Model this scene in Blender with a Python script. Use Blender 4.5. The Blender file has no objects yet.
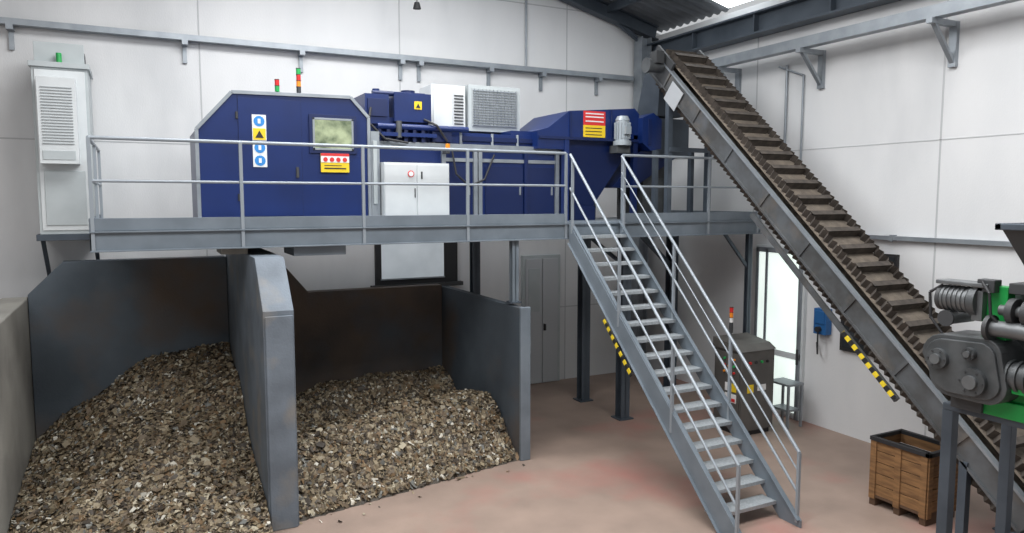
import bpy, bmesh, math, random
from mathutils import Vector, Matrix, noise
random.seed(7)
S=bpy.context.scene
COL=S.collection

# ---------------- materials ----------------
def mat(name,c,rough=0.5,metal=0.0,c2=None,scale=3.0,lo=0.35,hi=0.65,bump=0.0,bscale=40.0,emit=None,estr=0.0,stretch=None,c3=None,s3=1.0,lo3=.5,hi3=.7,rvar=0.0):
    m=bpy.data.materials.new(name);m.use_nodes=True
    nt=m.node_tree;n=nt.nodes;L=nt.links
    b=n["Principled BSDF"]
    b.inputs["Base Color"].default_value=(*c,1);b.inputs["Roughness"].default_value=rough;b.inputs["Metallic"].default_value=metal
    tc=n.new("ShaderNodeTexCoord");mp=n.new("ShaderNodeMapping");L.new(tc.outputs["Object"],mp.inputs[0])
    if stretch: mp.inputs["Scale"].default_value=stretch
    def mixer(colA,colB,sc,l,h,det=6):
        t=n.new("ShaderNodeTexNoise");t.inputs["Scale"].default_value=sc;t.inputs["Detail"].default_value=det;L.new(mp.outputs[0],t.inputs["Vector"])
        r=n.new("ShaderNodeMapRange");r.inputs[1].default_value=l;r.inputs[2].default_value=h;L.new(t.outputs["Fac"],r.inputs[0])
        x=n.new("ShaderNodeMix");x.data_type='RGBA';L.new(r.outputs[0],x.inputs[0])
        if isinstance(colA,tuple): x.inputs[6].default_value=(*colA,1)
        else: L.new(colA,x.inputs[6])
        x.inputs[7].default_value=(*colB,1)
        return x.outputs[2]
    o=None
    if c2: o=mixer(c,c2,scale,lo,hi)
    if c3: o=mixer(o if o else c,c3,s3,lo3,hi3)
    if o: L.new(o,b.inputs["Base Color"])
    if bump:
        t=n.new("ShaderNodeTexNoise");t.inputs["Scale"].default_value=bscale;t.inputs["Detail"].default_value=5;L.new(mp.outputs[0],t.inputs["Vector"])
        bp=n.new("ShaderNodeBump");bp.inputs["Strength"].default_value=bump;bp.inputs["Distance"].default_value=0.02
        L.new(t.outputs["Fac"],bp.inputs["Height"]);L.new(bp.outputs[0],b.inputs["Normal"])
    if emit:
        b.inputs["Emission Color"].default_value=(*emit,1);b.inputs["Emission Strength"].default_value=estr
    return m
def stripes(name,a,b_,freq,vec=(1,1,1)):
    m=bpy.data.materials.new(name);m.use_nodes=True;nt=m.node_tree;n=nt.nodes;L=nt.links
    b=n["Principled BSDF"];tc=n.new("ShaderNodeTexCoord");d=n.new("ShaderNodeVectorMath");d.operation='DOT_PRODUCT';d.inputs[1].default_value=vec
    L.new(tc.outputs["Object"],d.inputs[0]);mu=n.new("ShaderNodeMath");mu.operation='MULTIPLY';mu.inputs[1].default_value=freq;L.new(d.outputs["Value"],mu.inputs[0])
    fr=n.new("ShaderNodeMath");fr.operation='FRACT';L.new(mu.outputs[0],fr.inputs[0]);g=n.new("ShaderNodeMath");g.operation='GREATER_THAN';g.inputs[1].default_value=.5;L.new(fr.outputs[0],g.inputs[0])
    x=n.new("ShaderNodeMix");x.data_type='RGBA';x.inputs[6].default_value=(*a,1);x.inputs[7].default_value=(*b_,1);L.new(g.outputs[0],x.inputs[0]);L.new(x.outputs[2],b.inputs["Base Color"])
    return m
WALL=mat("wall_paint",(.74,.745,.75),.8,c2=(.67,.68,.69),scale=.9,c3=(.52,.53,.54),s3=.45,lo3=.52,hi3=.85,bump=.15,bscale=60,stretch=(1,1,.35))
SEAM=mat("wall_seam",(.48,.49,.50),.9)
FLOOR=mat("concrete_floor",(.36,.265,.215),.55,c2=(.26,.195,.16),scale=1.1,lo=.3,hi=.7,c3=(.38,.165,.14),s3=.5,lo3=.54,hi3=.76,bump=.1,bscale=25)
ROOF=mat("roof_sheet",(.20,.215,.23),.6,.2,c2=(.15,.16,.17),scale=2)
STEELD=mat("dark_steel",(.085,.105,.13),.5,.3,c2=(.06,.075,.095),scale=2)
GALV=mat("galvanised",(.34,.37,.40),.45,.5,c2=(.27,.30,.33),scale=4)
PLAT=mat("platform_grey_paint",(.19,.225,.26),.45,.1,c2=(.15,.18,.21),scale=2.5)
RAIL=mat("rail_grey",(.30,.335,.37),.4,.2)
TREAD=mat("tread_grating",(.43,.46,.48),.5,.3,c2=(.32,.35,.37),scale=30)
BLUE=mat("blue_paint",(.006,.024,.130),.35,.0,c2=(.005,.019,.10),scale=1.5)
BLUED=mat("blue_paint_dark",(.004,.014,.075),.4)
WHITE=mat("white_enamel",(.66,.69,.70),.45,c2=(.60,.63,.64),scale=3)
CREAM=mat("cabinet_light_grey",(.47,.51,.52),.5,c2=(.42,.46,.47),scale=3)
GRILLE=mat("grille_grey",(.36,.39,.40),.5)
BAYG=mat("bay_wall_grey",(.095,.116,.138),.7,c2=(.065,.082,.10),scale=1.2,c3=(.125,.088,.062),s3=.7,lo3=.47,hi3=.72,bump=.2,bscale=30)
BAYL=mat("bay_pier_grey",(.16,.19,.225),.7,c2=(.11,.13,.155),scale=2,c3=(.24,.215,.18),s3=1.7,lo3=.52,hi3=.78,bump=.2,bscale=30)
BAYR=mat("bay_wall_rusty",(.13,.095,.072),.8,c2=(.08,.067,.06),scale=1.1,c3=(.085,.095,.11),s3=.7,lo3=.5,hi3=.7,bump=.2,bscale=30)
CONCT=mat("bay_wall_concrete",(.36,.345,.31),.8,c2=(.27,.26,.235),scale=1.2,c3=(.19,.18,.165),s3=1.1,lo3=.5,hi3=.8,bump=.2)
BLACK=mat("black_rubber",(.02,.02,.022),.6)
DARKG=mat("charcoal",(.045,.047,.05),.55)
BELT=mat("belt_dusty",(.20,.165,.13),.85,c2=(.12,.10,.08),scale=6,bump=.3)
CLEAT=mat("cleat_rubber",(.045,.037,.031),.8,c2=(.085,.07,.058),scale=9)
CHAS=mat("conveyor_chassis",(.14,.15,.16),.5,.4,c2=(.09,.09,.09),scale=3,c3=(.20,.17,.14),s3=2,lo3=.55,hi3=.8)
GREEN=mat("green_paint",(.012,.34,.07),.4,c2=(.01,.26,.05),scale=4)
MOTOR=mat("motor_grey",(.105,.112,.117),.45,.3,c2=(.065,.07,.073),scale=5)
MOTL=mat("motor_light_grey",(.34,.38,.41),.4,.2)
MOTM=mat("motor_mid_grey",(.17,.18,.185),.4,.4,c2=(.12,.125,.13),scale=6)
CTRL=mat("control_cabinet_paint",(.115,.108,.10),.5,.1,c2=(.085,.08,.075),scale=3)
WOOD=mat("crate_wood",(.27,.14,.055),.75,c2=(.15,.075,.03),scale=4,stretch=(1,1,7),bump=.2)
WOODD=mat("crate_wood_dark",(.09,.05,.028),.8)
YEL=mat("sign_yellow",(.85,.60,.02),.5)
RED=mat("sign_red",(.65,.03,.03),.5)
SWH=mat("sign_white",(.80,.80,.80),.5)
SBL=mat("sign_blue",(.03,.25,.65),.5)
ORG=mat("amber_lens",(.85,.28,.02),.3)
LRED=mat("red_lens",(.6,.02,.02),.3)
LGRN=mat("green_lens",(.02,.35,.08),.3)
BOXB=mat("blue_wall_box",(.02,.12,.33),.5)
DAYGL=mat("glass_painted_daylight",(.8,.85,.83),.3,emit=(.90,1,.95),estr=.80,c2=(.45,.60,.50),scale=1.3)  # door glass; bright greenish daylight outside is put in as colour and glow
WINB=mat("window_bluish",(.55,.60,.63),.2,c2=(.42,.47,.50),scale=1.5,emit=(.85,.93,1),estr=.22)
WINDK=mat("window_dark_glass",(.03,.035,.04),.1)
REFGL=mat("glass_painted_reflection",(.42,.48,.30),.1,c2=(.07,.10,.06),scale=4,lo=.40,hi=.66)  # mottled green and dark paint the reflection of greenery into the pane
SKYL=mat("skylight_panel",(.9,.95,1),.4,emit=(.92,.97,1),estr=2.6)
DOORG=mat("door_grey",(.50,.52,.54),.6)
HAZ=stripes("hazard_tape",(.80,.60,.03),(.02,.02,.02),4.6,(0,1,1.0))
SHEET=mat("reflective_sheet",(.50,.52,.54),.35,.3)

# ---------------- builder ----------------
class B:
    def __init__(s): s.v=[];s.f=[];s.mi=[];s.m=[];s.sm=[]
    def _m(s,m):
        if m not in s.m: s.m.append(m)
        return s.m.index(m)
    def add(s,vs,fs,m,smooth=False):
        o=len(s.v);s.v+=[tuple(x) for x in vs];i=s._m(m)
        for f in fs: s.f.append([o+k for k in f]);s.mi.append(i);s.sm.append(smooth)
    def box(s,x0,x1,y0,y1,z0,z1,m):
        vs=[(x,y,z) for x in(x0,x1) for y in(y0,y1) for z in(z0,z1)]
        s.add(vs,[(0,1,3,2),(4,6,7,5),(0,4,5,1),(2,3,7,6),(0,2,6,4),(1,5,7,3)],m)
    def prism(s,poly,ax,a0,a1,m):
        n=len(poly);vs=[]
        for a in(a0,a1):
            for p in poly:
                if ax=='X': vs.append((a,p[0],p[1]))
                elif ax=='Y': vs.append((p[0],a,p[1]))
                else: vs.append((p[0],p[1],a))
        fs=[tuple(range(n)),tuple(reversed(range(n,2*n)))]+[(i,(i+1)%n,n+(i+1)%n,n+i) for i in range(n)]
        s.add(vs,fs,m)
    def loft(s,a,b,m):
        n=len(a)
        s.add(list(a)+list(b),[tuple(range(n)),tuple(reversed(range(n,2*n)))]+[(i,(i+1)%n,n+(i+1)%n,n+i) for i in range(n)],m)
    def cyl(s,p0,p1,r,m,seg=14,r2=None):
        p0=Vector(p0);p1=Vector(p1);d=(p1-p0).normalized();u=d.orthogonal().normalized();w=d.cross(u);r2=r if r2 is None else r2
        vs=[]
        for p,rr in((p0,r),(p1,r2)):
            for i in range(seg):
                t=2*math.pi*i/seg;vs.append(p+u*math.cos(t)*rr+w*math.sin(t)*rr)
        s.add(vs,[(i,(i+1)%seg,seg+(i+1)%seg,seg+i) for i in range(seg)],m,True)
        s.add(vs,[tuple(reversed(range(seg))),tuple(range(seg,2*seg))],m)
    def tube(s,pts,r,m,seg=8):
        for a,c in zip(pts,pts[1:]): s.cyl(a,c,r,m,seg)
    def beam(s,p0,p1,w,h,m,up=(0,0,1)):
        p0=Vector(p0);p1=Vector(p1);d=(p1-p0).normalized();sd=d.cross(Vector(up)).normalized();u=sd.cross(d)
        vs=[]
        for p in(p0,p1):
            for a,b in((-1,-1),(1,-1),(1,1),(-1,1)): vs.append(p+sd*a*w/2+u*b*h/2)
        s.add(vs,[(3,2,1,0),(4,5,6,7),(0,1,5,4),(1,2,6,5),(2,3,7,6),(3,0,4,7)],m)
    def done(s,name,bevel=0.0):
        me=bpy.data.meshes.new(name);me.from_pydata(s.v,[],s.f)
        for m in s.m: me.materials.append(m)
        for p,i,k in zip(me.polygons,s.mi,s.sm): p.material_index=i;p.use_smooth=k
        bm=bmesh.new();bm.from_mesh(me);bmesh.ops.recalc_face_normals(bm,faces=bm.faces);bm.to_mesh(me);bm.free()
        ob=bpy.data.objects.new(name,me);COL.objects.link(ob)
        if bevel:
            b=ob.modifiers.new("bevel","BEVEL");b.width=bevel;b.segments=2;b.limit_method='ANGLE';b.angle_limit=math.radians(50)
        return ob

# ---------------- room ----------------
XR=11.3;YB=14.7
def eave(x): return 8.12+.25*(XR-x)
b=B();b.box(-14,XR+.3,-8,YB+.3,-.2,0,FLOOR);b.done("floor")
b=B();b.prism([(-14,0),(XR+.3,0),(XR+.3,8.3),(1,11.0),(-14,7.5)],'Y',YB,YB+.3,WALL)
for x in(-6.6,-2.9,1.1,4.9,8.9): b.box(x-.012,x+.012,YB-.006,YB,0,10,SEAM)
for z in(1.75,5.28,8.6): b.box(-14,XR,YB-.006,YB,z-.012,z+.012,SEAM)
b.done("wall_back")
b=B();b.box(XR,XR+.3,-8,YB,0,8.2,WALL)
for y in(-.5,3.4,7.3,11.2): b.box(XR-.006,XR,y-.014,y+.014,0,8,SEAM)
b.box(XR-.006,XR,-8,YB,5.2,5.215,SEAM)
b.done("wall_right")
b=B()
yy=[];y=-8.0
while y<=YB:
    yy+= [(y,0),(y+.06,.05),(y+.12,.05),(y+.18,0)];y+=.25
def roofseg(x0,x1,ya,yb):
    L=[(a,h) for a,h in yy if ya<=a<=yb]
    vs=[];fs=[]
    for a,h in L: vs+=[(x0,a,eave(x0)+.30+h),(x1,a,eave(x1)+.30+h)]
    for i in range(len(L)-1): fs.append((2*i,2*i+1,2*i+3,2*i+2))
    b.add(vs,fs,ROOF)
for (ya,yb) in((-8,3.8),(5.2,10.8),(12.3,YB)): roofseg(1.0,XR+.3,ya,yb)
for (ya,yb) in((3.8,5.2),(10.8,12.3)):
    roofseg(1,4,ya,yb)
for x in(2.5,4,5.5,7,8.5,9.9):
    b.box(x-.05,x+.05,-8,YB,eave(x)+.12,eave(x)+.30,STEELD)
b.add([(1,-8,11),(1,YB,11),(-14,YB,7.4),(-14,-8,7.4)],[(0,1,2,3)],ROOF)
b.done("ceiling")
for i,(ya,yb) in enumerate(((3.8,5.2),(10.8,12.3))):
    b=B();b.loft([(4,ya,eave(4)+.31),(XR+.2,ya,eave(XR+.2)+.31),(XR+.2,yb,eave(XR+.2)+.31),(4,yb,eave(4)+.31)],[(4,ya,eave(4)+.34),(XR+.2,ya,eave(XR+.2)+.34),(XR+.2,yb,eave(XR+.2)+.34),(4,yb,eave(4)+.34)],SKYL)
    b.done("window_%d"%(i+4))
for k,y in enumerate((14.5,7.2)):
    b=B()
    for dz,w,h in((0,.22,.03),(.15,.03,.28),(.30,.22,.03)):
        b.beam((XR-.02,y,eave(XR)-.02+dz),(1,y,eave(1)-.02+dz),w,h,STEELD)
    b.beam((XR-.02,y,7.75),(10.2,y,8.38),.06,.10,STEELD)
    b.done("roof_rafter" if k==0 else "roof_rafter.001")
b=B()
b.box(XR-.36,XR-.02,-8,14.4,7.52,7.56,STEELD);b.box(XR-.21,XR-.17,-8,14.4,7.56,7.92,STEELD);b.box(XR-.36,XR-.02,-8,14.4,7.92,7.96,STEELD)
for i in range(12): b.box(XR-.34,XR-.04,-7+i*1.8,-6.98+i*1.8,7.56,7.92,STEELD)
b.done("eave_beam",.004)
b=B()
b.box(XR-.62,XR-.42,-8,13.6,6.98,7.02,GALV);b.box(XR-.62,XR-.60,-8,13.6,7.02,7.16,GALV);b.box(XR-.44,XR-.42,-8,13.6,7.02,7.16,GALV)
for y in(1.5,4.3,7.15,9.6,11.7,13.2):
    b.box(XR-.66,XR-.001,y-.05,y+.05,6.90,6.98,GALV);b.box(XR-.07,XR-.001,y-.06,y+.06,6.3,6.98,GALV)
    b.beam((XR-.04,y,6.36),(XR-.55,y,6.92),.05,.07,GALV,(0,1,0))
b.done("cable_tray")
b=B()
b.box(-9,10.65,YB-.20,YB-.02,7.10,7.13,GALV);b.box(-9,10.65,YB-.20,YB-.18,7.13,7.20,GALV);b.cyl((-9,YB-.10,7.19),(10.6,YB-.10,7.19),.03,DARKG)
for x in(-1.75,.85,2.9,4.9,5.3,6.9,8.2,9.7):
    b.box(x-.05,x+.05,YB-.22,YB-.001,7.02,7.10,GALV);b.box(x-.035,x+.035,YB-.05,YB-.001,6.72,7.10,GALV)
b.done("cable_tray.001")
b=B();b.box(10.72,10.75,14.3,14.6,0,8.1,GALV);b.box(10.98,11.01,14.3,14.6,0,8.1,GALV);b.box(10.75,10.98,14.44,14.47,0,8.1,GALV);b.done("steel_column")
b=B();b.cyl((7.82,YB-.04,7.22),(7.82,YB-.04,9.2),.025,GALV);b.done("conduit_pipe")
b=B();b.cyl((XR-.04,10.4,3.7),(XR-.04,10.4,6.85),.025,GALV);b.cyl((XR-.04,10.0,3.7),(XR-.04,10.0,6.6),.02,GALV);b.cyl((XR-.04,10.0,6.6),(XR-.04,10.6,6.85),.02,GALV);b.done("conduit_pipe.001")
b=B();b.box(XR-.10,XR-.001,-4,9.8,3.59,3.66,GALV)
for y in(-2,0,2,4,6,8,9.6): b.box(XR-.11,XR-.001,y-.03,y+.03,3.57,3.68,GALV)
b.cyl((XR-.04,9.1,2.3),(XR-.04,9.1,3.6),.015,DARKG)
b.done("cable_tray.002")
b=B();b.cyl((5.0,13.9,9.9),(5.0,13.9,8.1),.012,DARKG);b.cyl((5.0,13.9,8.1),(5.0,13.9,7.98),.05,BLACK,r2=.08);b.done("pendant_sensor")
# back window + doors
b=B();b.box(4.30,6.12,YB-.08,YB-.001,2.50,3.62,BLACK);b.box(4.42,5.80,YB-.09,YB-.07,2.62,3.5,WINB)
b.box(4.2,6.22,YB-.16,YB-.001,2.42,2.50,DARKG);b.box(4.40,5.82,YB-.10,YB-.08,2.60,2.63,GALV);b.done("window_1")
b=B();b.box(7.72,8.72,YB-.07,YB-.001,0,3.0,CREAM);b.box(7.80,8.22,YB-.10,YB-.05,.02,2.92,DOORG);b.box(8.24,8.64,YB-.10,YB-.05,.02,2.92,DOORG)
b.box(8.26,8.30,YB-.16,YB-.1,1.25,1.4,BLACK);b.box(7.86,8.16,YB-.11,YB-.1,1.7,2.7,CREAM);b.done("door_1",.004)
b=B();y0,y1=9.76,11.02
b.box(XR-.08,XR-.001,y0,y1,0,3.36,WHITE)
b.box(XR-.10,XR-.07,y0+.10,y1-.10,1.30,3.24,DAYGL);b.box(XR-.10,XR-.07,y0+.10,y1-.10,.12,1.18,DAYGL);b.box(XR-.12,XR-.07,y0+.05,y0+.12,0,3.3,GALV);b.box(XR-.12,XR-.07,y1-.12,y1-.05,0,3.3,GALV)
b.box(XR-.12,XR-.07,y0+.05,y1-.05,3.22,3.32,GALV);b.box(XR-.12,XR-.07,y0+.05,y1-.05,1.18,1.30,WHITE)
b.box(XR-.12,XR-.07,y1-.36,y1-.30,.1,3.3,GALV)
b.box(XR-.16,XR-.10,y0+.06,y0+.09,1.1,1.4,DARKG);b.done("door_2",.004)
b=B();b.box(XR-.06,XR-.001,7.9,8.95,1.55,2.12,BLACK);b.box(XR-.07,XR-.05,7.96,8.89,1.61,2.06,WINDK);b.box(XR-.08,XR-.05,8.40,8.44,1.6,2.08,BLACK);b.done("window_2")
b=B();b.box(XR-.06,XR-.001,7.9,8.5,2.9,3.35,BLACK);b.box(XR-.07,XR-.05,7.95,8.45,2.95,3.3,WINDK);b.done("window_3")
b=B();b.box(XR-.16,XR-.001,9.18,9.46,1.78,2.26,BOXB);b.box(XR-.18,XR-.15,9.21,9.43,1.98,2.22,BOXB);b.cyl((XR-.16,9.32,1.88),(XR-.24,9.32,1.88),.05,BLACK);b.tube([(XR-.2,9.32,1.84),(XR-.22,9.30,1.55),(XR-.12,9.38,1.40),(XR-.05,9.46,1.6)],.015,BLACK);b.done("socket_box",.01)

# ---------------- storage bays ----------------
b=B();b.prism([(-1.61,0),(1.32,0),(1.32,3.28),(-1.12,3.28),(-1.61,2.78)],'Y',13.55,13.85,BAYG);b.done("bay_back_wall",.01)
b=B();b.prism([(1.72,0),(5.41,0),(5.41,2.55),(2.75,2.55),(2.3,3.1),(1.72,3.1)],'Y',13.75,14.0,BAYR);b.done("bay_back_wall.001",.01)
b=B();b.box(-2.0,-1.62,7.5,13.85,0,2.72,CONCT);b.done("bay_side_wall",.02)
b=B()
b.prism([(9.5,0),(13.7,0),(13.7,3.5),(10.1,3.5),(9.5,2.86)],'X',1.33,1.71,BAYL)
b.prism([(9.49,0),(9.49,2.80),(9.47,2.80),(9.47,0)],'X',1.35,1.69,BAYL);b.done("bay_divider_wall",.012)
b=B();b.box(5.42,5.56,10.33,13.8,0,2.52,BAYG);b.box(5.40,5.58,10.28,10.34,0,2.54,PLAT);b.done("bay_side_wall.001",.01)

# ---------------- debris piles ----------------
def smooth(e0,e1,x):
    t=max(0,min(1,(x-e0)/(e1-e0)));return t*t*(3-2*t)
def hL(x,y):
    front=8.6
    t=max(0,min(1,(y-front)/(13.5-front)))
    base=1.72*t**1.1
    lat=.20+.80*smooth(-2.0,.5,x)
    h=base*lat
    h+=.22*noise.noise(Vector((x*1.3,y*1.1,3)))*min(1,h*2)
    return max(0,h)
def hR(x,y):
    e=9.62+ (x-1.7)*.20
    t=(y-e)
    if t<=0: return 0
    f=.92*smooth(-.15,1.15,t)*(1-smooth(1.25,2.3,t)*.92)
    f*= 1-.18*abs(x-3.9)/2
    bk=.80*smooth(12.4,13.5,y)*(.70+.30*smooth(1.8,4.0,x))
    h=max(f,bk,.1*smooth(0,.6,t))
    h+=.15*noise.noise(Vector((x*1.5,y*1.4,9)))*min(1,h*2)
    return max(0,h)
DEB=bpy.data.materials.new("shredded_debris");DEB.use_nodes=True
nt=DEB.node_tree;a=nt.nodes.new("ShaderNodeVertexColor");a.layer_name="Col";nt.links.new(a.outputs[0],nt.nodes["Principled BSDF"].inputs["Base Color"]);nt.nodes["Principled BSDF"].inputs["Roughness"].default_value=.6
PAL=[(.22,.17,.105)]*6+[(.135,.10,.065)]*6+[(.29,.235,.155)]*5+[(.42,.37,.27)]*2+[(.06,.047,.035)]*5+[(.18,.18,.165)]*1+[(.60,.57,.49)]+[(.18,.115,.06)]*3
def pile(name,x0,x1,y0,y1,hf,count):
    vs=[];fs=[];cs=[];N=70;M=90
    for j in range(M+1):
        for i in range(N+1):
            x=x0+(x1-x0)*i/N;y=y0+(y1-y0)*j/M;z=hf(x,y)
            vs.append((x,y,z+.02*random.random() if z>.01 else -.02));cs.append((.06,.048,.034,1))
    for j in range(M):
        for i in range(N):
            k=j*(N+1)+i;fs.append((k,k+1,k+N+2,k+N+1))
    c=0
    while c<count:
        x=random.uniform(x0,x1);y=random.uniform(y0,y1);z=hf(x,y)
        if z<.012:
            if random.random()>.003 or hf(x,y+.4)<.02: continue
        c+=1
        e=.05
        nrm=Vector((hf(x-e,y)-hf(x+e,y),hf(x,y-e)-hf(x,y+e),2*e)).normalized()
        nrm=(nrm+Vector((random.gauss(0,.6),random.gauss(0,.6),random.gauss(0,.3)))).normalized()
        u=nrm.orthogonal().normalized();w=nrm.cross(u);t=random.uniform(0,6.28)
        u,w=u*math.cos(t)+w*math.sin(t),w*math.cos(t)-u*math.sin(t)
        L=random.uniform(.016,.050)*(1.6 if random.random()<.08 else 1);W=L*random.uniform(.3,.85)
        p=Vector((x,y,z+random.uniform(.0,.04) if z>.012 else .004))
        o=len(vs);bend=nrm*random.uniform(-.25,.5)*L
        q=[p-u*L-w*W*random.uniform(.5,1),p-w*W+bend,p+u*L-w*W*random.uniform(.2,1),p+u*L*random.uniform(.6,1)+w*W,p+w*W+bend,p-u*L+w*W*random.uniform(.4,1)]
        q=[(min(max(r[0],x0),x1),min(r[1],y1),max(r[2],.003)) for r in q]
        vs+=q;fs+=[(o,o+1,o+4,o+5),(o+1,o+2,o+3,o+4)]
        col=random.choice(PAL);g=random.uniform(.75,1.25);cs+=[(col[0]*g,col[1]*g,col[2]*g,1)]*6
    me=bpy.data.meshes.new(name);me.from_pydata(vs,[],fs)
    ca=me.color_attributes.new("Col",'FLOAT_COLOR','POINT')
    ca.data.foreach_set("color",[k for c in cs for k in c])
    me.materials.append(DEB);ob=bpy.data.objects.new(name,me);COL.objects.link(ob)
pile("shredded_metal_pile",-1.61,1.32,8.3,13.54,hL,36000)
pile("shredded_metal_pile.001",1.72,5.40,9.2,13.74,hR,34000)

# ---------------- platform ----------------
DX0,DX1,DY0,DY1=-.57,10.9,10.61,13.35
b=B()
b.box(DX0,DX1,DY0+.02,DY1,3.84,3.88,PLAT)
b.box(DX0,6.45,DY0,DY0+.02,3.60,3.86,PLAT);b.box(DX0,6.45,DY0-.05,DY0+.02,3.845,3.865,PLAT);b.box(DX0,6.45,DY0-.05,DY0+.02,3.60,3.62,PLAT)
b.box(DX0,6.45,DY0-.015,DY0,3.87,4.03,PLAT)
b.box(6.45,DX1,DY0,DY0+.02,3.60,3.86,PLAT);b.box(6.45,DX1,DY0-.05,DY0+.02,3.60,3.62,PLAT);b.box(6.45,DX1,DY0-.05,DY0+.02,3.845,3.865,PLAT)
b.box(7.55,DX1,DY0-.015,DY0,3.87,4.03,PLAT)
b.box(DX0,DX0+.02,DY0,DY1,3.60,4.03,PLAT);b.box(DX0,DX1,DY1-.02,DY1,3.60,3.88,PLAT);b.box(DX1-.02,DX1,DY0,DY1,3.6,4.03,PLAT)
x=.2
while x<10.8: b.box(x,x+.08,DY0+.02,DY1-.02,3.64,3.84,STEELD);x+=.95
for (x,y,w,m) in((5.50,10.72,.06,PLAT),(8.28,11.49,.10,STEELD),(8.3,12.94,.10,STEELD),(10.6,12.9,.10,STEELD),(10.75,10.75,.05,STEELD),(5.9,13.2,.08,STEELD)):
    zb=2.56 if x==5.50 else 0
    b.box(x-w,x+w,y-w,y-w+.02,zb,3.64,m);b.box(x-w,x+w,y+w-.02,y+w,zb,3.64,m);b.box(x-.01,x+.01,y-w,y+w,zb,3.64,m)
    b.box(x-w*1.6,x+w*1.6,y-w*1.6,y+w*1.6,zb,zb+.025,STEELD)
b.beam((10.6,12.9,2.75),(9.6,12.9,3.62),.10,.10,STEELD);b.beam((10.75,10.75,2.9),(10.1,10.75,3.62),.05,.06,STEELD)
b.beam((8.28,11.49,3.0),(8.28,12.94,3.6),.06,.06,STEELD)
b.box(1.0,1.35,10.9,11.6,3.50,3.62,CONCT);b.box(1.95,2.7,10.7,11.5,3.46,3.60,PLAT)
def rail(x0,x1,posts):
    b.cyl((x0,DY0,5.04),(x1,DY0,5.04),.024,RAIL);b.cyl((x0,DY0,4.50),(x1,DY0,4.50),.019,RAIL)
    for x in posts: b.box(x-.022,x+.022,DY0-.03,DY0+.012,3.62,5.04,RAIL)
rail(-.53,6.42,(-.53,1.26,2.95,4.62,6.42));rail(7.58,10.8,(7.58,9.55,10.8))
b.cyl((-.53,DY0,5.04),(-.53,DY1,5.04),.024,RAIL);b.cyl((-.53,DY0,4.5),(-.53,DY1,4.5),.019,RAIL)
for y in(12,DY1): b.box(-.55,-.51,y-.02,y+.02,3.9,5.04,RAIL)
b.done("steel_mezzanine",.003)

# ---------------- stairs ----------------
b=B()
X0,X1=6.47,7.52;YT=10.55;NS=18;R=3.88/NS;G=.215
def sy(z): return YT-(3.88-z)*G/R
for x in(X0,X1):
    b.prism([(YT+.0,3.86),(YT+.0,3.56),(sy(0)+.12,0),(sy(0)-.22,0),(sy(0)-.22,.10)],'X',x-.012,x+.012,PLAT)
    s=.06 if x==X0 else -.06
    b.beam((x+s/2,YT,3.90),(x+s/2,sy(0)-.2,.10),abs(s),.014,PLAT)
    b.beam((x-s/3,YT,3.54),(x-s/3,sy(0)+.12,.0),abs(s),.014,PLAT)
for i in range(1,NS):
    z=3.88-i*R;y=YT-i*G
    b.box(X0+.012,X1-.012,y-.02,y+.235,z-.012,z,TREAD);b.box(X0+.012,X1-.012,y-.025,y-.012,z-.045,z+.004,TREAD);b.box(X0+.012,X1-.012,y+.225,y+.235,z-.045,z,TREAD)
for x in(X0,X1):
    yb=sy(0)-.15
    zt=lambda y:3.88-(YT-y)*R/G
    b.cyl((x,YT,5.02),(x,yb,zt(yb)+1.14),.024,RAIL);b.cyl((x,YT,4.46),(x,yb,zt(yb)+.60),.019,RAIL)
    if x==X1: b.cyl((x,YT,4.46+.28),(x,yb,zt(yb)+.88),.012,RAIL)
    for t in(.02,.36,.68,1.0):
        y=YT+(yb-YT)*t;b.box(x-.02,x+.02,y-.02,y+.02,zt(y)-.1 if t<1 else .05,zt(y)+1.14,RAIL)
b.beam((X0-.03,9.46,2.385),(X0-.03,8.72,1.645),.02,.06,HAZ)
b.done("steel_staircase",.002)

# ---------------- sorting machine ----------------
b=B();Z0=3.88;F=11.5
poly=[(.78,Z0),(3.30,Z0),(3.30,5.56),(3.02,5.86),(1.27,5.83),(.78,5.28)]
b.prism(poly,'Y',F,13.0,BLUE)
for i in range(1,6):
    p=poly[i];q=poly[(i+1)%6]
    b.beam((p[0],F-.005,p[1]),(q[0],F-.005,q[1]),.05,.04,GALV,(0,1,0))
for x in(1.35,2.25): b.box(x-.006,x+.006,F-.004,F+.001,Z0,5.8,BLUED)
b.box(.78,3.3,F-.02,F,Z0,Z0+.10,BLUED)
b.box(1.35,2.25,F-.012,F,4.02,5.76,BLUE)
for z in(4.3,5.5): b.cyl((1.33,F-.01,z-.05),(1.33,F-.01,z+.05),.018,DARKG)
b.box(2.16,2.20,F-.035,F-.01,4.6,4.76,DARKG)
b.box(2.37,3.10,F-.03,F,4.98,5.57,BLUED);b.box(2.42,3.05,F-.035,F-.02,5.03,5.52,REFGL)
b.box(2.42,3.05,F-.038,F-.034,5.03,5.06,GALV);b.box(2.42,3.05,F-.038,F-.034,5.49,5.52,GALV);b.box(2.42,2.45,F-.038,F-.034,5.03,5.52,GALV);b.box(3.02,3.05,F-.038,F-.034,5.03,5.52,GALV)
FF=F-.012
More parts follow.
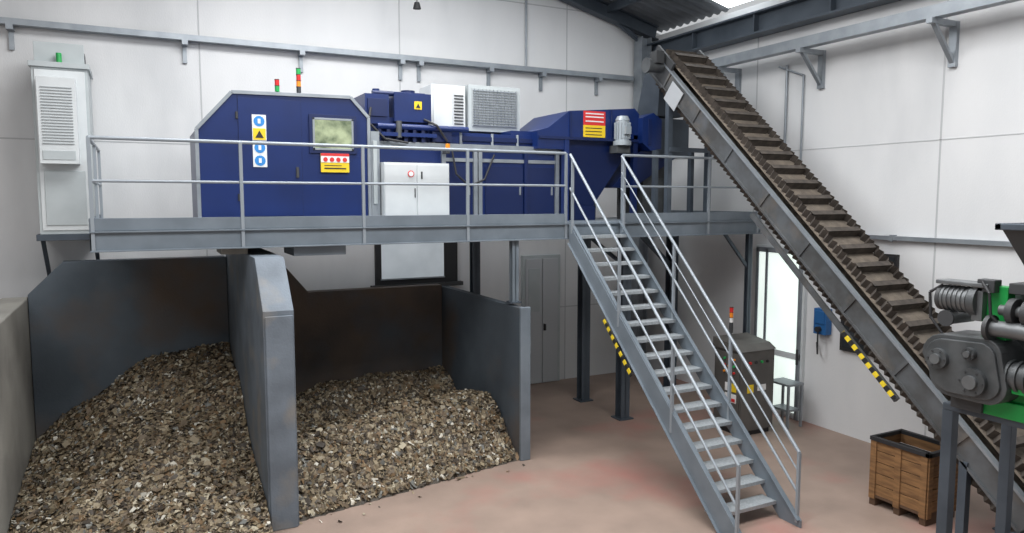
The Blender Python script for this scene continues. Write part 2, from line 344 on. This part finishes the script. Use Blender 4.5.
for k,(c,z) in enumerate(((SBL,5.34),(YEL,5.15),(SBL,4.95),(SBL,4.76))):
    b.box(1.54,1.74,FF-.008,FF,z-.01,z+.18,SWH)
    if c is YEL: b.box(1.55,1.73,FF-.012,FF-.008,z,z+.17,YEL);b.prism([(1.58,z+.03),(1.70,z+.03),(1.64,z+.14)],'Y',FF-.016,FF-.012,BLACK)
    else: b.cyl((1.64,FF-.008,z+.085),(1.64,FF-.012,z+.085),.078,c);b.box(1.62,1.66,FF-.016,FF-.012,z+.05,z+.12,SWH)
b.box(2.53,2.97,F-.045,F-.02,4.69,4.98,YEL);b.box(2.53,2.97,F-.05,F-.044,4.84,4.98,SWH);b.box(2.53,2.97,F-.052,F-.049,4.94,4.98,RED)
for i in range(4): b.cyl((2.60+i*.1,F-.05,4.885),(2.60+i*.1,F-.055,4.885),.035,RED)
b.box(2.58,2.92,F-.05,F-.044,4.74,4.76,BLACK);b.box(2.58,2.85,F-.05,F-.044,4.79,4.80,BLACK)
b.box(3.33,3.47,F-.02,F+.2,Z0,5.35,GALV)
b.box(3.36,3.42,F-.05,F-.02,4.2,5.2,CREAM)
G2=11.75
b.box(3.48,7.0,G2,12.9,Z0,5.18,BLUE)
b.box(3.48,7.0,G2-.05,G2,5.12,5.22,GALV)
b.box(4.65,6.95,G2-.03,G2,4.92,4.98,GALV)
for x in(4.66,5.25,5.34,6.25,6.9): b.box(x-.035,x+.035,G2-.06,G2,Z0,5.15,GALV if x!=6.25 else BLUED)
b.box(4.75,5.18,G2-.02,G2,4.0,4.85,BLUED);b.box(5.45,6.2,G2-.02,G2,4.0,4.85,BLUED);b.box(6.3,6.85,G2-.02,G2,4.0,4.85,BLUED)
for x in(5.12,6.12,6.78): b.box(x,x+.03,G2-.04,G2-.02,4.35,4.5,GALV)
b.tube([(4.8,G2-.08,5.1),(4.85,G2-.14,4.7),(5.1,G2-.12,4.5),(5.4,G2-.1,4.62),(5.6,G2-.08,5.05)],.018,BLACK)
U=11.8
b.box(3.25,4.42,U,12.8,5.2,5.62,BLUE);b.box(3.32,3.72,U-.06,12.6,5.5,5.98,BLUE);b.box(3.80,4.44,U-.1,12.6,5.55,6.02,BLUE)
b.box(3.36,3.68,U-.09,U-.05,5.62,5.90,BLUED);b.cyl((3.45,U-.02,6.0),(4.35,U-.02,6.0),.04,BLUED);b.cyl((3.55,U+.1,5.98),(3.55,U+.1,6.08),.06,BLUE);b.cyl((4.1,U+.1,6.02),(4.1,U+.1,6.08),.12,BLUED)
b.box(4.14,4.27,U-.112,U-.1,5.76,5.89,YEL);b.prism([(4.165,5.785),(4.245,5.785),(4.205,5.86)],'Y',U-.118,U-.11,BLACK)
for i in range(6): b.box(3.5+i*.15,3.56+i*.15,U-.14,U-.04,5.22,5.42,BLUED)
b.box(3.55,4.5,U-.2,U,5.30,5.36,BLUE);b.cyl((3.5,U-.12,5.46),(5.1,U-.12,5.46),.05,BLUE);b.cyl((3.85,U-.16,5.28),(3.85,U-.16,5.55),.05,MOTOR)
b.tube([(3.4,U-.1,5.75),(3.34,U-.18,5.5),(3.6,U-.2,5.25),(4.0,U-.18,5.2)],.02,BLACK);b.tube([(4.3,U-.12,5.6),(4.5,U-.2,5.5),(4.7,U-.16,5.25)],.02,BLACK)
b.box(4.4,6.5,U-.02,12.8,5.2,5.42,BLUE);b.box(4.45,4.8,U-.12,U,5.24,5.50,BLUED);b.box(5.0,6.4,U-.06,U-.02,5.28,5.36,BLUED)
for x in(4.5,5.0,5.6,6.1): b.cyl((x,U-.04,5.18),(x,U-.04,5.42),.025,RAIL)
b.box(6.0,6.6,U,12.7,5.42,5.50,BLUE)
b.box(4.63,4.69,F+.0,F+.25,5.04,5.10,DARKG);b.cyl((4.66,F+.02,5.1),(4.66,F+.02,5.20),.04,ORG)
hy0,hy1=11.55,12.9
b.prism([(6.40,5.18),(6.40,5.50),(6.62,5.56),(7.06,5.88),(8.52,6.0),(8.62,5.9),(8.62,5.42),(8.2,5.42),(7.05,5.36),(7.0,5.18)],'Y',hy0,hy1,BLUE)
b.loft([(7.0,hy0+.1,5.40),(8.6,hy0+.1,5.40),(8.6,hy1-.1,5.40),(7.0,hy1-.1,5.40)],[(7.35,hy0+.3,4.1),(7.75,hy0+.3,4.1),(7.75,hy1-.5,4.1),(7.35,hy1-.5,4.1)],BLUED)
b.box(6.95,7.05,hy0-.02,hy0+.1,Z0,5.4,BLUE);b.box(7.3,7.8,hy0+.25,hy1-.4,Z0,4.15,BLUED);b.box(8.5,8.6,hy0,hy0+.1,Z0,5.5,BLUED)
b.box(6.42,8.62,hy0-.03,hy0,5.36,5.41,BLUED);b.box(7.06,7.09,hy0-.03,hy0,5.4,5.86,BLUED);b.box(7.95,7.98,hy0-.03,hy0,5.4,5.94,BLUED)
b.box(7.36,7.84,hy0-.012,hy0,5.64,5.90,RED);b.box(7.36,7.84,hy0-.012,hy0,5.42,5.64,YEL)
for z in(5.84,5.78,5.70): b.box(7.40,7.80,hy0-.016,hy0-.011,z,z+.022,SWH)
for z in(5.58,5.52,5.46): b.box(7.40,7.76,hy0-.016,hy0-.011,z,z+.015,BLACK)
b.prism([(8.6,5.35),(8.6,5.82),(8.85,5.92),(9.05,5.8),(9.05,5.25),(8.8,5.2)],'Y',11.4,12.6,BLUE)
b.prism([(9.05,5.1),(9.05,5.85),(9.85,5.85),(9.85,5.1)],'Y',11.55,12.6,STEELD)  # dark tone covers both the steelwork and the gap's shadow
b.box(8.72,8.80,11.38,11.4,5.3,5.8,BLUED)
b.loft([(8.7,11.6,5.2),(9.75,11.6,5.2),(9.75,12.5,5.2),(8.7,12.5,5.2)],[(8.2,11.8,4.5),(8.7,11.8,4.5),(8.7,12.3,4.5),(8.2,12.3,4.5)],BLUED)
b.box(8.7,9.9,12.3,12.36,Z0,5.6,DARKG);b.box(9.0,9.5,11.9,12.3,Z0,4.7,MOTOR)  # charcoal panel added to stand in for shadow in the gap
mx,my=8.13,11.40
b.cyl((mx,my,5.36),(mx,my,5.74),.13,MOTL,20);b.cyl((mx,my,5.74),(mx,my,5.82),.14,MOTL,20,.10);b.cyl((mx,my,5.28),(mx,my,5.36),.17,MOTL,20)
for i in range(16):
    t=i*math.pi/8;b.beam((mx+.14*math.cos(t),my+.14*math.sin(t),5.40),(mx+.14*math.cos(t),my+.14*math.sin(t),5.70),.012,.03,MOTL,(math.cos(t),math.sin(t),0))
b.box(mx-.06,mx+.06,my-.2,my-.1,5.48,5.62,MOTL);b.box(mx-.15,mx+.15,my-.05,my+.2,5.14,5.28,MOTOR)
b.box(8.75,8.83,11.2,11.3,Z0,5.2,STEELD);b.box(9.62,9.70,11.2,11.3,Z0,5.2,STEELD);b.box(8.2,8.28,12.5,12.6,Z0,5.4,STEELD)
b.done("xray_sorting_machine",.006)

def stack(name,x,y,z,segs):
    b=B();b.cyl((x,y,z),(x,y,z+.10),.015,DARKG);z+=.10
    for m in segs: b.cyl((x,y,z),(x,y,z+.085),.035,m);b.cyl((x,y,z+.085),(x,y,z+.095),.037,BLACK);z+=.095
    b.done(name)
stack("signal_tower",2.0,12.0,5.845,(LGRN,LRED)); stack("signal_tower.001",2.33,12.0,5.85,(DARKG,ORG,LRED,LGRN))
b=B();b.box(3.49,4.60,11.32,11.68,3.90,4.86,WHITE);b.box(3.50,4.02,11.305,11.32,3.94,4.83,WHITE);b.box(4.04,4.58,11.305,11.32,3.94,4.83,WHITE)
b.box(3.99,4.0,11.28,11.305,4.3,4.45,BLACK);b.cyl((3.93,11.305,4.68),(3.93,11.295,4.68),.055,RED);b.cyl((3.93,11.296,4.68),(3.93,11.29,4.68),.04,SWH);b.box(4.1,4.13,11.3,11.305,4.6,4.72,DARKG)
b.done("electrical_cabinet",.006)
b=B();b.box(4.63,5.28,12.2,12.8,5.44,6.28,WHITE);b.box(4.66,5.02,12.17,12.2,5.50,6.22,WHITE)
for i in range(10): b.box(5.06,5.24,12.185,12.2,5.6+i*.055,5.625+i*.055,DARKG)
b.done("cooling_cabinet",.01)
b=B();b.box(5.34,6.38,12.2,12.8,5.50,6.32,CREAM);b.box(5.40,6.32,12.185,12.2,5.58,6.26,GRILLE)
for i in range(14): b.box(5.42,6.30,12.165,12.2,5.60+i*.047,5.618+i*.047,GALV)
for i in range(12): b.box(5.45+i*.075,5.455+i*.075,12.16,12.2,5.6,6.25,GALV)
b.box(5.35,6.37,12.3,12.7,5.42,5.5,DARKG)
b.done("cooling_cabinet.001",.006)
b=B();b.box(-1.40,-.64,13.6,14.6,3.72,6.32,CREAM);b.box(-1.43,-.61,13.55,14.65,6.32,6.40,CREAM);b.box(-1.36,-.68,13.585,13.6,3.78,6.28,WHITE)
b.box(-1.32,-.80,13.34,13.6,4.82,6.14,WHITE)
for i in range(20): b.box(-1.27,-.85,13.325,13.34,5.12+i*.045,5.135+i*.045,GRILLE)
b.box(-1.28,-.84,13.33,13.34,4.88,5.02,CREAM);b.box(-1.3,-.74,13.57,13.585,3.86,4.72,CREAM)
b.box(-1.30,-.70,13.9,14.5,6.40,6.68,DARKG);b.box(-1.36,-.68,13.7,13.75,6.40,6.72,CREAM)
b.cyl((-1.02,13.62,6.40),(-1.02,13.62,6.55),.04,LGRN)
b.box(-1.45,-.6,13.55,14.68,3.62,3.72,STEELD);b.beam((-1.4,14.66,2.9),(-1.4,13.9,3.64),.06,.06,STEELD);b.beam((-.66,14.66,2.9),(-.66,13.9,3.64),.06,.06,STEELD)
b.done("ventilated_cabinet",.008)

# ---------------- inclined conveyor ----------------
b=B()
XL,XRt=8.84,9.84
T=Vector((0,11.05,6.90));D=Vector((0,-.743,-.669));Nn=Vector((0,-.669,.743));LEN=9.2
def P(x,s,h):
    v=T+D*s+Nn*h;return (x,v.y,v.z)
def slab(x0,x1,s0,s1,h0,h1,m):
    b.loft([P(x0,s0,h0),P(x1,s0,h0),P(x1,s0,h1),P(x0,s0,h1)],[P(x0,s1,h0),P(x1,s1,h0),P(x1,s1,h1),P(x0,s1,h1)],m)
slab(XL+.08,XRt-.08,0,LEN,-.03,0,BELT)
slab(XL+.08,XRt-.08,0,LEN,-.46,-.43,BELT)
for x in(XL,XRt-.03):
    slab(x,x+.03,-.1,LEN,-.42,-.10,CHAS)
    slab(x-.03,x+.06,-.1,LEN,-.12,-.09,GALV);slab(x-.03,x+.06,-.1,LEN,-.44,-.41,CHAS)
    s=.3
    while s<LEN: slab(x-.025,x+.05,s,s+.05,-.41,-.12,CHAS);s+=1.1
for x in(XL+.10,XRt-.10):
    for (h0,h1) in((0,.13),(-.59,-.46)):
        vs=[];fs=[];n=int(LEN/.055)
        for i in range(n+1):
            xx=x+(.028 if i%2 else -.028);vs+=[P(xx,i*.055,h0),P(xx,i*.055,h1)]
        for i in range(n): fs.append((2*i,2*i+1,2*i+3,2*i+2))
        b.add(vs,fs,CLEAT)
s=.05
while s<LEN:
    slab(XL+.14,XRt-.14,s,s+.035,0,.12,CLEAT);slab(XL+.14,XRt-.14,s-.05,s+.035,.10,.125,CLEAT)
    slab(XL+.14,XRt-.14,s,s+.035,-.58,-.46,CLEAT)
    s+=.36
for s in(-.02,LEN):
    b.cyl(P(XL+.06,s,-.23),P(XRt-.06,s,-.23),.23,CLEAT,20)
for k in range(5):
    t=math.radians(k*42);b.beam(P(XL+.14,-.02-.29*math.sin(t),-.23+.29*math.cos(t)),P(XRt-.14,-.02-.29*math.sin(t),-.23+.29*math.cos(t)),.03,.12,CLEAT)
slab(XL-.02,XL+.03,-.34,.3,-.48,.05,DARKG);slab(XRt-.03,XRt+.02,-.34,.3,-.48,.05,DARKG)
b.cyl(P(XL-.02,0,-.2),P(XL-.32,0,-.2),.12,MOTOR,18);b.cyl(P(XL-.32,0,-.2),P(XL-.36,0,-.2),.14,MOTOR,18);b.box(XL-.25,XL-.08,11.0,11.2,6.78,7.0,DARKG)
b.loft([(8.92,11.3,6.7),(9.75,11.3,6.7),(9.75,11.8,6.7),(8.92,11.8,6.7)],[(9.1,11.6,5.9),(9.7,11.6,5.9),(9.7,12.3,5.9),(9.1,12.3,5.9)],STEELD)
slab(XL-.035,XL-.025,.5,.90,-.56,-.18,SHEET)
def leg(y,zb,x): 
    z=6.90-(11.05-y)*.9-.55
    b.box(x-.05,x+.05,y-.05,y+.05,zb,z,STEELD);b.box(x-.11,x+.11,y-.11,y+.11,zb,zb+.02,STEELD)
for x in(XL+.02,XRt-.02):
    leg(10.95,3.90,x);leg(5.2,0,x)
b.beam((XL,10.9,5.2),(XRt,10.9,5.2),.06,.08,STEELD)
b.beam((XL-.06,6.95,2.40),(XL-.06,6.12,1.653),.02,.06,HAZ)
slab(XL-.03,XL+.02,3.6,7.2,-.66,-.58,CHAS)
b.box(XL-.1,XRt+.1,3.7,4.6,0,.45,STEELD)
b.done("cleated_belt_conveyor",.0)

# ---------------- green shredder ----------------
b=B()
for (x,y) in((7.25,4.48),(8.3,4.48),(7.25,2.6),(8.3,2.6)): b.box(x-.055,x+.055,y-.055,y+.055,-.10,2.05,STEELD);b.box(x-.12,x+.12,y-.12,y+.12,-.10,-.08,STEELD)
b.box(7.19,8.4,2.5,4.53,2.05,2.12,STEELD)
b.box(7.14,7.24,2.5,4.36,2.12,2.28,GREEN);b.box(7.14,8.4,4.26,4.36,2.12,2.28,GREEN);b.box(7.2,8.3,2.5,4.1,2.28,2.40,GREEN)
b.box(7.10,7.22,3.92,4.14,2.86,3.36,GREEN);b.box(7.02,7.15,3.6,3.80,2.40,2.60,GREEN);b.box(7.08,7.2,3.4,3.6,3.0,3.40,GREEN)
b.box(7.3,8.2,2.6,4.1,2.40,3.3,MOTOR)
b.box(7.1,7.3,4.1,4.4,2.12,2.32,DARKG)
gp=[]
for (cy,cz,r,a0,a1) in((4.40,2.64,.22,0,95),(4.02,2.72,.16,95,180),(3.98,2.44,.18,180,275),(4.32,2.48,.22,275,360)):
    for k in range(6):
        t=math.radians(a0+(a1-a0)*k/5);gp.append((cy+r*math.cos(t),cz+r*math.sin(t)))
b.prism(gp,'X',6.95,7.42,MOTOR)
gp2=[(4.21+(y-4.21)*.88,2.57+(z-2.57)*.86) for y,z in gp];b.prism(gp2,'X',6.92,6.95,MOTOR)
for (y,z,r) in((4.42,2.62,.10),(4.08,2.46,.13),(4.12,2.72,.06)):
    b.cyl((6.92,y,z),(6.87,y,z),r,MOTOR,24);b.cyl((6.87,y,z),(6.84,y,z),r*.5,MOTM,18)
    for k in range(6):
        t=k*math.pi/3;b.cyl((6.87,y+r*.8*math.cos(t),z+r*.8*math.sin(t)),(6.86,y+r*.8*math.cos(t),z+r*.8*math.sin(t)),.010,DARKG,8)
b.cyl((7.1,3.9,2.55),(7.1,3.2,2.55),.13,MOTOR,20)
for i in range(8): b.cyl((7.1,3.85-i*.075,2.55),(7.1,3.82-i*.075,2.55),.15,MOTOR,20)
b.cyl((7.0,3.98,2.98),(7.0,3.3,2.98),.075,MOTM,18);b.cyl((7.0,4.02,2.98),(7.0,3.98,2.98),.12,DARKG,20)
b.cyl((7.1,4.50,3.20),(7.1,4.22,3.20),.12,MOTM,20);b.cyl((7.1,4.22,3.20),(7.1,4.15,3.20),.15,MOTOR,20);b.cyl((7.1,4.54,3.20),(7.1,4.50,3.20),.125,DARKG,20)
for i in range(6): b.cyl((7.1,4.48-i*.045,3.2),(7.1,4.465-i*.045,3.2),.13,MOTM,20)
b.box(7.0,7.2,4.05,4.55,3.34,3.38,MOTM);b.box(7.02,7.14,4.0,4.16,3.3,3.42,DARKG)
b.cyl((7.0,4.42,3.01),(7.4,4.42,3.01),.065,MOTM,16);b.cyl((6.98,4.42,3.01),(7.0,4.42,3.01),.08,DARKG,16);b.box(7.02,7.1,4.10,4.2,3.02,3.36,MOTM)
b.tube([(7.05,4.5,3.33),(7.0,4.60,3.25),(7.0,4.58,3.0),(7.0,4.45,2.85)],.014,BLACK);b.tube([(7.0,4.1,3.4),(6.95,4.0,3.3),(6.95,3.98,3.1),(7.0,3.85,2.95)],.014,BLACK)
for i in range(5): b.cyl((7.05,3.86-i*.13,3.15),(7.05,3.80-i*.13,3.15),.12,DARKG,18)
b.cyl((7.05,3.95,3.15),(7.05,3.2,3.15),.05,MOTM,14)
b.box(7.1,8.2,2.6,3.92,3.3,3.40,DARKG)
b.loft([(7.25,2.6,3.40),(8.2,2.6,3.40),(8.2,3.78,3.40),(7.25,3.78,3.40)],[(6.95,2.3,3.93),(8.4,2.3,3.93),(8.4,3.95,3.93),(6.95,3.95,3.93)],DARKG)
b.box(6.93,8.42,3.92,3.98,3.89,3.95,STEELD);b.box(6.93,6.98,2.3,3.98,3.89,3.95,STEELD)
ob=b.done("green_shredder",.008);ob.location=(0,-.05,.10)

# ---------------- wooden crate ----------------
b=B();x0,x1,y0,y1=9.0,9.62,5.75,6.58
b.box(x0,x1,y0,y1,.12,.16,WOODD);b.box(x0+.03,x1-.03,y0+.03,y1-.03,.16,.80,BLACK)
for i in range(5):
    z=.16+i*.16;b.box(x0,x0+.025,y0,y1,z,z+.15,WOOD);b.box(x1-.025,x1,y0,y1,z,z+.15,WOOD);b.box(x0,x1,y0,y0+.025,z,z+.15,WOOD);b.box(x0,x1,y1-.025,y1,z,z+.15,WOOD)
for y in(y0,y0+.37,y1-.09): b.box(x0-.02,x0,y,y+.09,.1,.95,WOOD);b.box(x0,x1,y,y+.09,0,.12,WOODD)
for x in(x0,x1-.09): b.box(x,x+.09,y0-.02,y0,.1,.95,WOOD)
b.box(x0-.03,x0+.03,y0-.03,y1+.01,.93,.985,BLACK);b.box(x1-.03,x1+.03,y0-.03,y1+.01,.93,.985,BLACK);b.box(x0-.03,x1+.03,y0-.03,y0+.03,.93,.985,BLACK);b.box(x0,x1,y1-.03,y1+.01,.93,.985,BLACK)
b.done("wooden_crate",.004)

# ---------------- control desk ----------------
b=B();cx,cy=-.16,.08
def bx(a,c,d,e,f_,g,m): b.box(a+cx,c+cx,d+cy,e+cy,f_,g,m)
bx(9.62,10.4,9.45,10.15,.10,1.56,CTRL);bx(9.66,10.36,9.5,10.1,0,.10,BLACK)
b.prism([(9.43+cy,1.56),(10.17+cy,1.56),(10.17+cy,1.74),(9.6+cy,1.66)],'X',9.58+cx,10.43+cx,CTRL)
bx(9.60,9.62,9.5,10.1,.18,1.50,CTRL)
for i in range(3):
    for j in range(3): b.cyl((9.60+cx,9.62+i*.12+cy,1.15+j*.12),(9.57+cx,9.62+i*.12+cy,1.15+j*.12),.022,(LRED,LGRN,ORG)[(i+j)%3],10)
bx(9.59,9.6,9.56,9.68,.80,.95,YEL);bx(9.59,9.6,9.72,9.84,.80,.95,SWH);bx(9.59,9.6,9.56,9.84,.60,.76,SWH);bx(9.585,9.59,9.58,9.82,.62,.68,RED)
for i in range(4): b.cyl((9.8+i*.14+cx,9.45+cy,1.35),(9.8+i*.14+cx,9.42+cy,1.35),.025,(LRED,BLACK,LGRN,BLACK)[i],10)
bx(9.75,9.9,9.44,9.45,.80,.95,YEL);bx(10.0,10.2,9.44,9.45,.82,.93,SWH)
b.done("control_cabinet",.008)
stack("signal_tower.002",9.62,10.0,1.73,(DARKG,DARKG,SWH,ORG,LRED))
b=B()
b.box(10.6,11.0,9.5,10.0,.8,.84,GALV)
for x in(10.62,10.96):
    for y in(9.52,9.96): b.box(x-.02,x+.02,y-.02,y+.02,0,.8,GALV)
b.box(10.65,10.95,9.55,9.95,.3,.34,GALV)
b.done("side_table")

# ---------------- light ----------------
w=bpy.data.worlds.new("world");S.world=w;w.use_nodes=True
w.node_tree.nodes["Background"].inputs[0].default_value=(.95,.975,1,1);w.node_tree.nodes["Background"].inputs[1].default_value=.55
def area(n,loc,rot,sx,sy,e,c=(.99,.995,1)):
    l=bpy.data.lights.new(n,'AREA');l.shape='RECTANGLE';l.size=sx;l.size_y=sy;l.energy=e;l.color=c
    o=bpy.data.objects.new(n,l);o.location=loc;o.rotation_euler=rot;COL.objects.link(o)
area("skylight_lamp",(5,5,9.0),(0,0,0),7,3,740)
area("skylight_lamp.001",(3,10.5,9.3),(0,0,0),6,2.2,560)
area("skylight_lamp.002",(-3,4,8.6),(0,0,0),6,6,600)
# ---------------- camera ----------------
cd=bpy.data.cameras.new("camera");cd.sensor_width=36;cd.lens=730/1024*36;cd.clip_end=200
co=bpy.data.objects.new("camera",cd);co.location=(0,0,4.26);co.rotation_euler=(math.radians(90-5.2),0,math.radians(-27));COL.objects.link(co);S.camera=co
S.view_settings.view_transform='Standard'
